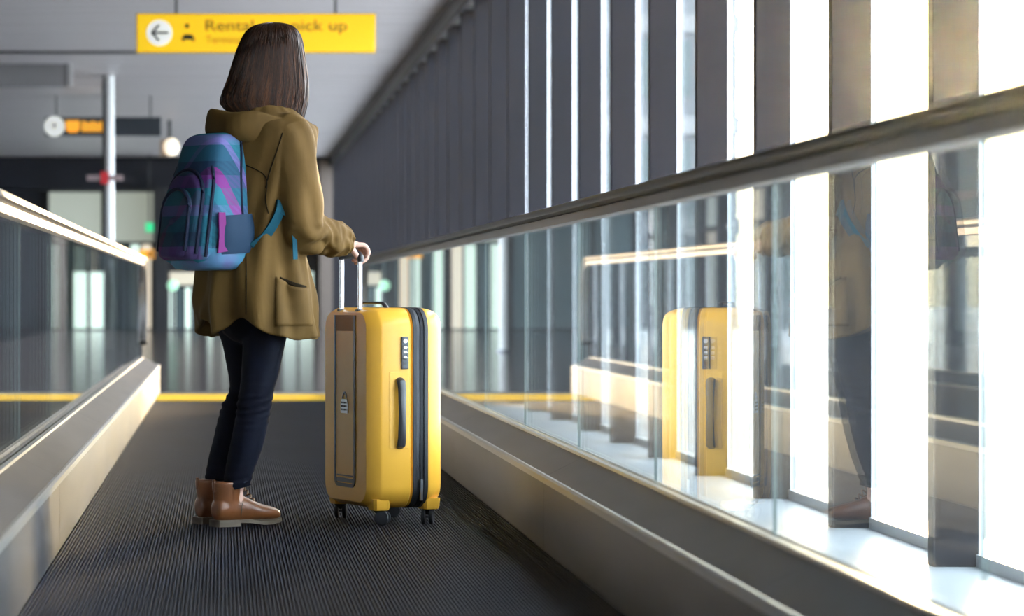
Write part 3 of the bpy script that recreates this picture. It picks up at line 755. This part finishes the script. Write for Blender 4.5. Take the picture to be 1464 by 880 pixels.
for i in range(2200):
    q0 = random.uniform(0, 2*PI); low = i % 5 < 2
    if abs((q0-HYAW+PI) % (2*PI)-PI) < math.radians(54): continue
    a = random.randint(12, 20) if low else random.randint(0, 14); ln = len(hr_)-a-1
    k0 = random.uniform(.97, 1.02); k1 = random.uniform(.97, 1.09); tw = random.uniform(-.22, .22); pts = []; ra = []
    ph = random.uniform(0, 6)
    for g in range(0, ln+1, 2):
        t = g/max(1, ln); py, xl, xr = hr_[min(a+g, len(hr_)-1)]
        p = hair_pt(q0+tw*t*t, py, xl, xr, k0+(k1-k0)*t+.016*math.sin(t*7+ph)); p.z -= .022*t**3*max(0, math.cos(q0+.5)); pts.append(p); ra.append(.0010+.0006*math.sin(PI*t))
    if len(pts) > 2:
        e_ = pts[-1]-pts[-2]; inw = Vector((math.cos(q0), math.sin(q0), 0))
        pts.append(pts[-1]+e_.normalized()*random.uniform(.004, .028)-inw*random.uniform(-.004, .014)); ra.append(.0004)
        (rimlit if low else stn).tube(pts, ra, 3)
so_ = rel(stn.build('hair_strands', mat('hair_strand', (.012, .005, .003), .40, nz=((60, 60, 3), .6), col2=(.050, .019, .008), spec=.25), woman, smooth=True, angle=180)); so_['kind'] = 'stuff'
so_ = rel(rimlit.build('hair_rimlit', mat('copper_rim_light', (.06, .020, .007), .38, nz=((60, 60, 3), .6), col2=(.17, .060, .020), spec=.3), woman, smooth=True, angle=180)); so_['kind'] = 'stuff'  # copper colour puts the rim sunlight into the lower strands

# ------------------------------------------------------------------ backpack
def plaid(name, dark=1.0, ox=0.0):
    m = bpy.data.materials.new(name); m.use_nodes = True; nt = m.node_tree; b = nt.nodes['Principled BSDF']
    b.inputs['Roughness'].default_value = .7; b.inputs['Specular IOR Level'].default_value = .2
    tc = nt.nodes.new('ShaderNodeTexCoord'); sp = nt.nodes.new('ShaderNodeSeparateXYZ'); nt.links.new(tc.outputs['Object'], sp.inputs[0])
    def ramp(inp, scale, off, cols):
        ma = nt.nodes.new('ShaderNodeMath'); ma.operation = 'MULTIPLY_ADD'; ma.inputs[1].default_value = scale; ma.inputs[2].default_value = off
        fr = nt.nodes.new('ShaderNodeMath'); fr.operation = 'FRACT'; r = nt.nodes.new('ShaderNodeValToRGB'); r.color_ramp.interpolation = 'CONSTANT'
        nt.links.new(inp, ma.inputs[0]); nt.links.new(ma.outputs[0], fr.inputs[0]); nt.links.new(fr.outputs[0], r.inputs[0])
        e = r.color_ramp.elements
        for i, (p, c) in enumerate(cols):
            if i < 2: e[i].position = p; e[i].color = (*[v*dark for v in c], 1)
            else: q = e.new(p); q.color = (*[v*dark for v in c], 1)
        return r
    teal = (.020, .165, .215); navy = (.012, .022, .065); purp = (.16, .045, .24); mag = (.22, .03, .19); lav = (.16, .14, .34); petrol = (.018, .085, .14)
    az = nt.nodes.new('ShaderNodeMath'); az.operation = 'ADD'
    ay = nt.nodes.new('ShaderNodeMath'); ay.operation = 'MULTIPLY'; ay.inputs[1].default_value = .8
    nt.links.new(sp.outputs['Y'], ay.inputs[0]); nt.links.new(sp.outputs['X'], az.inputs[0]); nt.links.new(ay.outputs[0], az.inputs[1])
    sl = nt.nodes.new('ShaderNodeMath'); sl.operation = 'MULTIPLY_ADD'; sl.inputs[1].default_value = .49
    nt.links.new(sp.outputs['Z'], sl.inputs[0]); nt.links.new(az.outputs[0], sl.inputs[2])
    r1 = ramp(sl.outputs[0], 3.3, .466+ox, [(0, teal), (.10, petrol), (.22, teal), (.345, mag), (.475, petrol), (.70, lav), (.78, teal)])
    r2 = ramp(sp.outputs['Z'], 4.2, .1, [(0, teal), (.24, purp), (.42, navy), (.62, petrol), (.85, lav)])
    ch = nt.nodes.new('ShaderNodeTexWave'); ch.inputs['Scale'].default_value = 26; ch.bands_direction = 'DIAGONAL'; ch.inputs['Distortion'].default_value = 0
    nt.links.new(tc.outputs['Object'], ch.inputs[0])
    mr = nt.nodes.new('ShaderNodeMapRange'); mr.inputs['From Min'].default_value = .35; mr.inputs['From Max'].default_value = .65; mr.inputs['To Min'].default_value = .18; mr.inputs['To Max'].default_value = .36
    nt.links.new(ch.outputs['Fac'], mr.inputs[0])
    fy = nt.nodes.new('ShaderNodeMapRange'); fy.inputs['From Min'].default_value = -.118; fy.inputs['From Max'].default_value = -.108; fy.inputs['To Max'].default_value = .72
    nt.links.new(sp.outputs['Y'], fy.inputs[0]); fm_ = nt.nodes.new('ShaderNodeMath'); fm_.operation = 'MAXIMUM'
    nt.links.new(fy.outputs[0], fm_.inputs[0]); nt.links.new(mr.outputs[0], fm_.inputs[1])
    mx = nt.nodes.new('ShaderNodeMix'); mx.data_type = 'RGBA'
    nt.links.new(fm_.outputs[0], mx.inputs['Factor']); nt.links.new(r1.outputs[0], mx.inputs['A']); nt.links.new(r2.outputs[0], mx.inputs['B'])
    nt.links.new(mx.outputs['Result'], b.inputs['Base Color'])
    n = nt.nodes.new('ShaderNodeTexNoise'); n.inputs['Scale'].default_value = 500; bp = nt.nodes.new('ShaderNodeBump'); bp.inputs['Strength'].default_value = .25; bp.inputs['Distance'].default_value = .001
    nt.links.new(tc.outputs['Object'], n.inputs[0]); nt.links.new(n.outputs[0], bp.inputs['Height']); nt.links.new(bp.outputs[0], b.inputs['Normal'])
    return m
M_plaid = plaid('plaid_cloth_highlight', .95); M_plaid2 = plaid('plaid_cloth_pocket', .50, .25)  # main cloth brightened to carry the highlight; pocket copy darker
M_navy = mat('navy_cloth', (.006, .010, .028), .7, spec=.2, bump=((300, 300, 300), .2, .001))
M_petrol = mat('petrol_mesh', (.012, .034, .068), .65, spec=.2, bump=((500, 500, 500), .3, .001))
M_teal = mat('teal_webbing', (.006, .065, .095), .7, spec=.15, bump=((10, 10, 600), .3, .001))
M_lav = mat('lavender_cloth', (.11, .10, .25), .6, nz=((9, 9, 9), .6), col2=(.03, .26, .36))
M_mag = mat('magenta_cloth', (.16, .018, .13), .65, spec=.2)
# local frame: +x = towards her back (forward), +y = her left, z up; origin = middle of the bottom
PKZ = EYE+(VPY-386)*10.0/F
PK = Vector(((306-VPX)*9.93/F, 9.975, PKZ))
pack = empty('backpack', PK, YAW); tag(pack, 'teal and purple plaid backpack worn on the back of the khaki coat', 'backpack')
# local x from -.155 (outer face) to .085 (back panel); half width ~.135
def pack_ring(z, x0, x1, hw, n=40, e=3.2, sag=0):
    cx = (x0+x1)/2; ax = (x1-x0)/2; out = []
    for j in range(n):
        q = 2*PI*j/n; c, s = math.cos(q), math.sin(q); k = (abs(c)**e+abs(s)**e)**(-1/e)
        wv = .004*noise.noise(Vector((c*2, s*2, z*9)))
        out.append((cx+(ax+wv)*c*k, (hw+wv)*s*k, z))
    return out
mrows = crom([(.002, -.085, .085, .085), (.008, -.112, .108, .112), (.030, -.130, .122, .130), (.10, -.132, .120, .137), (.20, -.126, .098, .136), (.30, -.110, .088, .130), (.38, -.092, .087, .124), (.420, -.080, .086, .117), (.445, -.062, .083, .106), (.458, -.035, .076, .088), (.461, .0, .055, .05)], 4)
mainb = MB().rings([pack_ring(*r) for r in mrows]).build('main_compartment', M_plaid, pack, smooth=True, angle=60)
# arched pockets on the outer face
def arch_pocket(z0, z1, hw, x_in, bulge, slope, m, name, n=18, lean=.0):
    prof = []
    for i in range(n+1):
        q = PI*i/n; prof.append((hw*math.cos(q), z1-hw*.95+hw*.95*math.sin(q)))
    outl = [(hw, z0+.03), (hw*.9, z0+.008), (hw*.7, z0), (-hw*.7, z0), (-hw*.9, z0+.008), (-hw, z0+.03)]
    outl = prof + list(reversed(outl))
    cz = (z0+z1)/2
    def xx(z): return x_in+slope*(z-z0)
    rings = []
    for sc_, dx in ((1.0, .035), (1.0, .004), (.985, -.4*bulge), (.94, -.8*bulge), (.86, -bulge), (.55, -bulge*1.12), (.1, -bulge*1.15)):
        rings.append([(xx(z)+dx, y*sc_, cz+(z-cz)*sc_) for y, z in outl])
    o = MB().rings(rings).build(name, m, pack, smooth=True, angle=50)
    pp = [(xx(z)-.010, y*1.0, z) for y, z in [(hw, z0+.022)]+prof+[(-hw, z0+.022)]]
    return o, pp
o1, p1 = arch_pocket(.02, .395, .122, -.112, .028, .135, M_plaid, 'middle_pocket', lean=0)
MB().tube(p1, .0058, 8).build('zip', M_navy, o1, smooth=True)
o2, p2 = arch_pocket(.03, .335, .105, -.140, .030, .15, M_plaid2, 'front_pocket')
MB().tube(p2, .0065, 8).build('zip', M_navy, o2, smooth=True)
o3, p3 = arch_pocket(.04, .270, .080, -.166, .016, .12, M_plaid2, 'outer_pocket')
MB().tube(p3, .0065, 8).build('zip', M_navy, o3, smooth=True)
# main zip line over the top and piping down the sides
zp = []
for s in (-1, 1):
    half = []
    for z, x0, x1, hw in mrows:
        if .05 < z < .44: half.append(((x0+x1)/2+(x1-x0)/2*.30, s*(hw*.992+.002), z))
    zp += half if s < 0 else list(reversed(half))
    if s < 0: zp += [(.032, y, .452+.012*math.cos(y*12)) for y in [-.088+.176*i/8 for i in range(9)]]
MB().tube(zp, .0042, 6).build('zip', M_navy, pack, smooth=True)
# bottom panel, side mesh pockets, flash on the side
bp_ = [pack_ring(z, x0-.004, x1+.003, hw+.004) for z, x0, x1, hw in [(-.001, -.082, .085, .08), (.006, -.114, .108, .114), (.028, -.133, .123, .132), (.070, -.136, .121, .138)]]
MB().rings(bp_).build('bottom_panel', M_lav, pack, smooth=True, angle=60)
for s in (-1, 1):
    pr = []
    def side_y(x, z):
        r0 = min(mrows, key=lambda q: abs(q[0]-z)); cx = (r0[1]+r0[2])/2; ax = (r0[2]-r0[1])/2
        return r0[3]*max(.02, 1-min(1, abs((x-cx)/ax))**3.2)**(1/3.2)
    for z, w0, w1, out in ((.055, -.085, .114, .010), (.09, -.080, .113, .020), (.12, -.075, .110, .022), (.15, -.070, .100, .020), (.185, -.062, .094, .012)):
        row = [(w0+(w1-w0)*i/14, s*(side_y(w0+(w1-w0)*i/14, z)+out*math.sin(PI*i/14)**.6+.002), z+.012*(i/14-.5)) for i in range(15)]
        row += [(x, s*(abs(yy)-out*.9-.008), z2) for x, yy, z2 in reversed(row)]
        pr.append(row)
    MB().rings(pr).build('side_pocket', M_petrol, pack, smooth=True, angle=50)
    fl = [(-.075, .060), (-.045, .075), (-.040, .180), (-.070, .20), (-.060, .12)]
    MB().prism([(a, b) for a, b in [(-.085, .055), (-.020, .065), (-.050, .115), (-.055, .19), (-.082, .19), (-.080, .11)]], 'y', s*.1385, s*.146).build('side_flash', M_mag, pack, bevel=.001)
# haul loop, shoulder straps, lower webbing towards her waist
MB().tube([(.07, -.03, .452), (.072, -.028, .478), (.072, 0, .487), (.072, .028, .478), (.07, .03, .452)], .006, 8).build('haul_loop', M_navy, pack, smooth=True)
def web(pts, w, t, name, m):
    pts = [Vector(p) for p in pts]; rs = []
    for i, p in enumerate(pts):
        tt = (pts[min(i+1, len(pts)-1)]-pts[max(i-1, 0)]).normalized(); nn = Vector((0, 1, 0)); wv = tt.cross(nn).normalized()
        rs.append([p+wv*w+nn*t, p-wv*w+nn*t, p-wv*w-nn*t, p+wv*w-nn*t])
    return MB().rings(rs).build(name, m, pack, smooth=True, angle=40)
for s in (-1, 1):
    web(crom([(.085, s*.085, .42), (.095, s*.098, .48), (.130, s*.112, .518), (.185, s*.120, .528), (.25, s*.122, .500), (.295, s*.112, .43), (.312, s*.108, .35), (.314, s*.112, .25), (.300, s*.125, .17)], 3), .006, .026, 'shoulder_strap', M_navy)
web(crom([(.050, -.152, .075), (.076, -.180, .105), (.100, -.202, .150), (.118, -.214, .195), (.130, -.205, .230)], 4), .017, .003, 'side_wing', M_teal)
web(crom([(.118, -.214, .200), (.150, -.226, .175), (.160, -.236, .120), (.163, -.240, .035)], 4), .009, .0015, 'webbing_tail', M_teal)
# ------------------------------------------------------------------ signs and fittings in the hall
M_signy = mat('sign_yellow', (.90, .52, .004), .45, emit=((1.0, .60, .0), .42))
M_signb = mat('sign_black', (.012, .010, .008), .5)
M_signtx = mat('sign_lettering', (.22, .07, .0), .5)
M_signt2 = mat('sign_lettering_faint', (.62, .30, .0), .5)
M_signw = mat('sign_white', (.85, .85, .80), .4, emit=((1, .97, .88), .35))
Y1 = 28.0
def sx(px): return (px-VPX)*Y1/F
def sz(py): return EYE+(VPY-py)*Y1/F
sg = empty('overhead_sign', (sx(366), Y1, sz(74)))
tag(sg, 'long yellow hanging sign with arrow and lettering behind the head', 'sign')
W = sx(536)-sx(196); H = sz(20)-sz(74); x0 = sx(196)-sx(366)
MB().box(-W/2, W/2, 0, .12, 0, H).build('panel', M_signy, sg, bevel=.006)
MB().box(-W/2-.008, W/2+.008, .02, .10, -.008, H+.008).build('casing', mat('sign_casing', (.5, .3, .02), .5), sg)
def disc(cx, cz, r, y0, y1, n=32): return MB().rings([[(cx+r*math.cos(a), yy, cz+r*math.sin(a)) for a in [2*PI*i/n for i in range(n)]] for yy in (y0, y1)])
dcx = sx(228)-sx(366); dcz = sz(47)-sz(74)
disc(dcx, dcz, sx(247)-sx(228.5), -.006, .002).build('arrow_disc', M_signw, sg)
ar = MB().box(dcx-.07, dcx+.085, -.012, -.006, dcz-.011, dcz+.011)
for s in (-1, 1): ar.add([(dcx-.085, yy, dcz) for yy in (-.012, -.006)]+[(dcx-.055, yy, dcz) for yy in (-.012, -.006)]+[(dcx+.012, yy, dcz+s*.078) for yy in (-.012, -.006)]+[(dcx-.018, yy, dcz+s*.078) for yy in (-.012, -.006)],
    [(0, 2, 4, 6), (1, 7, 5, 3), (0, 1, 3, 2), (2, 3, 5, 4), (4, 5, 7, 6), (6, 7, 1, 0)])
ar.build('arrow', M_signb, sg)
ic = MB(); cx = sx(269)-sx(366); cz = sz(54)-sz(74)
ic.box(cx-.045, cx+.045, -.006, .002, cz-.002, cz+.030).box(cx-.060, cx+.060, -.006, .002, cz-.018, cz+.004).box(cx-.058, cx-.040, -.006, .002, cz-.034, cz-.016).box(cx+.040, cx+.058, -.006, .002, cz-.034, cz-.016)
for a in (cx-.01,): ic.box(a-.018, a+.018, -.006, .002, sz(40)-sz(74), sz(34)-sz(74))
ic.build('car_symbol', M_signb, sg)
t = text_mesh('lettering', 'Rental car pick up', .150, M_signtx, sg, (sx(292)-sx(366), -.003, sz(44)-sz(74)))
t.scale.x = (sx(494)-sx(292))/max(.01, t.dimensions.x)
t2 = text_mesh('lettering', 'Terminal', .105, M_signt2, sg, (sx(294)-sx(366), -.003, sz(62)-sz(74)))
t2.scale.x = (sx(346)-sx(294))/max(.01, t2.dimensions.x)
for px in (252, 480): MB().tube([(sx(px)-sx(366), .06, H-.01), (sx(px)-sx(366), .06, CEIL-sg.location.z)], .012, 8).build('hanger_rod', M_black, sg, smooth=True)

Y2 = 44.0
def at2(px, py, Y): return Vector(((px-VPX)*Y/F, Y, EYE+(VPY-py)*Y/F))
c = at2(147, 194, Y2); ds = empty('direction_sign', c); tag(ds, 'dark hanging sign with white disc and orange marks, left of the backpack', 'sign')
k = Y2/F
MB().box(-83*k, 83*k, 0, .10, 0, 27*k).build('panel', mat('sign_navy', (.012, .020, .030), .5), ds, bevel=.004)
disc(-69*k, 13.5*k, 14.5*k, -.02, .002).build('arrow_disc', M_signw, ds)
ub = MB().box(-69*k-.012, -69*k+.012, -.026, -.02, 8*k, 19*k)
for s in (-1, 1): ub.add([(-69*k, -.026, 20*k), (-69*k, -.02, 20*k), (-69*k+s*6*k, -.026, 14*k), (-69*k+s*6*k, -.02, 14*k), (-69*k+s*4*k, -.026, 12.5*k), (-69*k+s*4*k, -.02, 12.5*k)], [(0, 2, 4), (1, 5, 3), (0, 1, 3, 2), (2, 3, 5, 4)])
ub.build('arrow', mat('sign_grey', (.25, .22, .20), .5), ds)
sy = MB().box(-53*k, -33*k, -.012, .002, 8*k, 22*k).box(-50*k, -36*k, -.012, .002, 5*k, 9*k); sy.build('orange_symbol', M_orange, ds)
for i in range(5): MB().box((-30+6.6*i)*k, (-24.4+6.6*i)*k, -.012, .002, 6*k, (21 if i % 2 == 0 else 19)*k).build('orange_mark', M_orange, ds)
MB().box(5*k, 10*k, -.012, .002, 8*k, 17*k).build('orange_mark', M_orange, ds)
for px in (80, 215): MB().tube([((px-147)*k, .05, 27*k), ((px-147)*k, .05, CEIL-c.z)], .012, 8).build('hanger_rod', M_black, ds, smooth=True)

Y3 = 40.0
c = at2(157, 420, Y3); pole = empty('post', (c.x, Y3, 0)); tag(pole, 'tall white post standing beyond the left balustrade, in front of the dark sign', 'post')
MB().rings([[(.058*math.cos(a), .058*math.sin(a), z) for a in [2*PI*i/20 for i in range(20)]] for z in (0, CEIL-.001)]).build('shaft', M_white, pole, smooth=True)
MB().box(-.10, -.055, -.03, .03, 0, CEIL-.01).build('shade_strip', M_black, pole, bevel=.004)  # black strip added as the shaded side of the post
MB().rings([[(.10*math.cos(a), .10*math.sin(a), z) for a in [2*PI*i/20 for i in range(20)]] for z in (0, .03)]).build('base_plate', M_steel, pole, smooth=True)
c = at2(150, 254, 39.92); rs_ = empty('notice_sign', (c.x, 39.92, c.z)); tag(rs_, 'small red and white sign fixed on the white post', 'sign')
k = 39.8/F
MB().box(-6*k, 5*k, -.02, .02, -9*k, 9*k).build('red_panel', M_red, rs_, bevel=.003)
MB().box(-26*k, 26*k, 0, .03, -4*k, 4*k).build('cross_bar', mat('grey_pink', (.30, .22, .22), .5), rs_, bevel=.003)
# dark beam with pale box at the upper left
def boxthing(name, x0, x1, y0, y1, Y, d, m, label, cat, parts=()):
    a = at2(x0, y1, Y); b = at2(x1, y0, Y); o = empty(name, ((a.x+b.x)/2, Y, a.z)); tag(o, label, cat)
    w = (b.x-a.x)/2; h = b.z-a.z
    MB().box(-w, w, 0, d, 0, h).build('casing', m, o, bevel=.006)
    return o, w, h
struct(MB().box(at2(-220, 0, 36).x, at2(196, 0, 36).x, 36, 36.25, at2(0, 75, 36).z, at2(0, 62, 36).z), 'trim_5', M_black)
struct(MB().box(at2(-220, 0, 36).x, at2(196, 0, 36).x, 36.25, 36.6, at2(0, 62, 36).z, CEIL), 'trim_6', M_wall_mid)
o, w, h = boxthing('display_case', -40, 102, 76, 123, 38, .25, mat('case_grey', (.20, .19, .195), .5), 'grey box-shaped panel hung under the ceiling beam at the upper left', 'panel')
MB().box(w-.05, w+.004, -.012, .02, 0, h).build('bright_edge', M_alu, o, bevel=.003)
for s in (-1, 1): MB().tube([(s*w*.7, .12, h), (s*w*.7, .12, CEIL-o.location.z)], .015, 8).build('hanger_rod', M_black, o, smooth=True)
c = at2(242, 210, 50); lp = empty('ceiling_spotlight', c); tag(lp, 'glowing round lamp on a beige bracket just above the backpack', 'lamp')
k = 50/F
ball_m = MB(); ball(ball_m, (3*k, 0, 0), (11*k, 11*k, 13*k)); ball_m.build('bulb', mat('lamp_glow', (1, .9, .75), .4, emit=((1, .84, .62), 1.1)), lp, smooth=True)
MB().box(-13*k, -2*k, .0, .3, -12*k, 11*k).build('bracket', mat('beige_paint', (.42, .30, .20), .5), lp, bevel=.01)
MB().tube([(0, .15, 10*k), (0, .15, CEIL-c.z)], .03, 8).build('stem', M_black, lp, smooth=True)
o, w, h = boxthing('exit_sign', 208, 219, 318, 331, 62.5, .1, M_green, 'green lit exit sign hanging near the far doors', 'sign')
MB().tube([(0, .05, h), (0, .05, CEIL-o.location.z)], .015, 8).build('hanger_rod', M_black, o)
o, w, h = boxthing('gate_sign', 199, 221, 357, 369, 58, .1, M_orange, 'small orange lit sign at the end of the left handrail', 'sign')
MB().box(w*.1, w, -.012, .0, h*.15, h*.85).build('dark_inlay', mat('orange_dark', (.5, .18, .01), .5), o)
MB().tube([(0, .05, 0), (0, .05, -o.location.z)], .02, 8).build('stand', M_black, o)
c = at2(247, 408, 60); ln = empty('green_light', c); tag(ln, 'pale green round light in the far glass door below the backpack', 'lamp')
lm = MB(); ball(lm, (0, 0, 0), (.11, .06, .11)); lm.build('lens', mat('green_glow', (.3, .6, .4), .4, emit=((.5, .95, .65), .9)), ln, smooth=True)
MB().tube([(0, .08, 0), (0, .08, -c.z)], .03, 8).build('stand', M_black, ln, smooth=True)
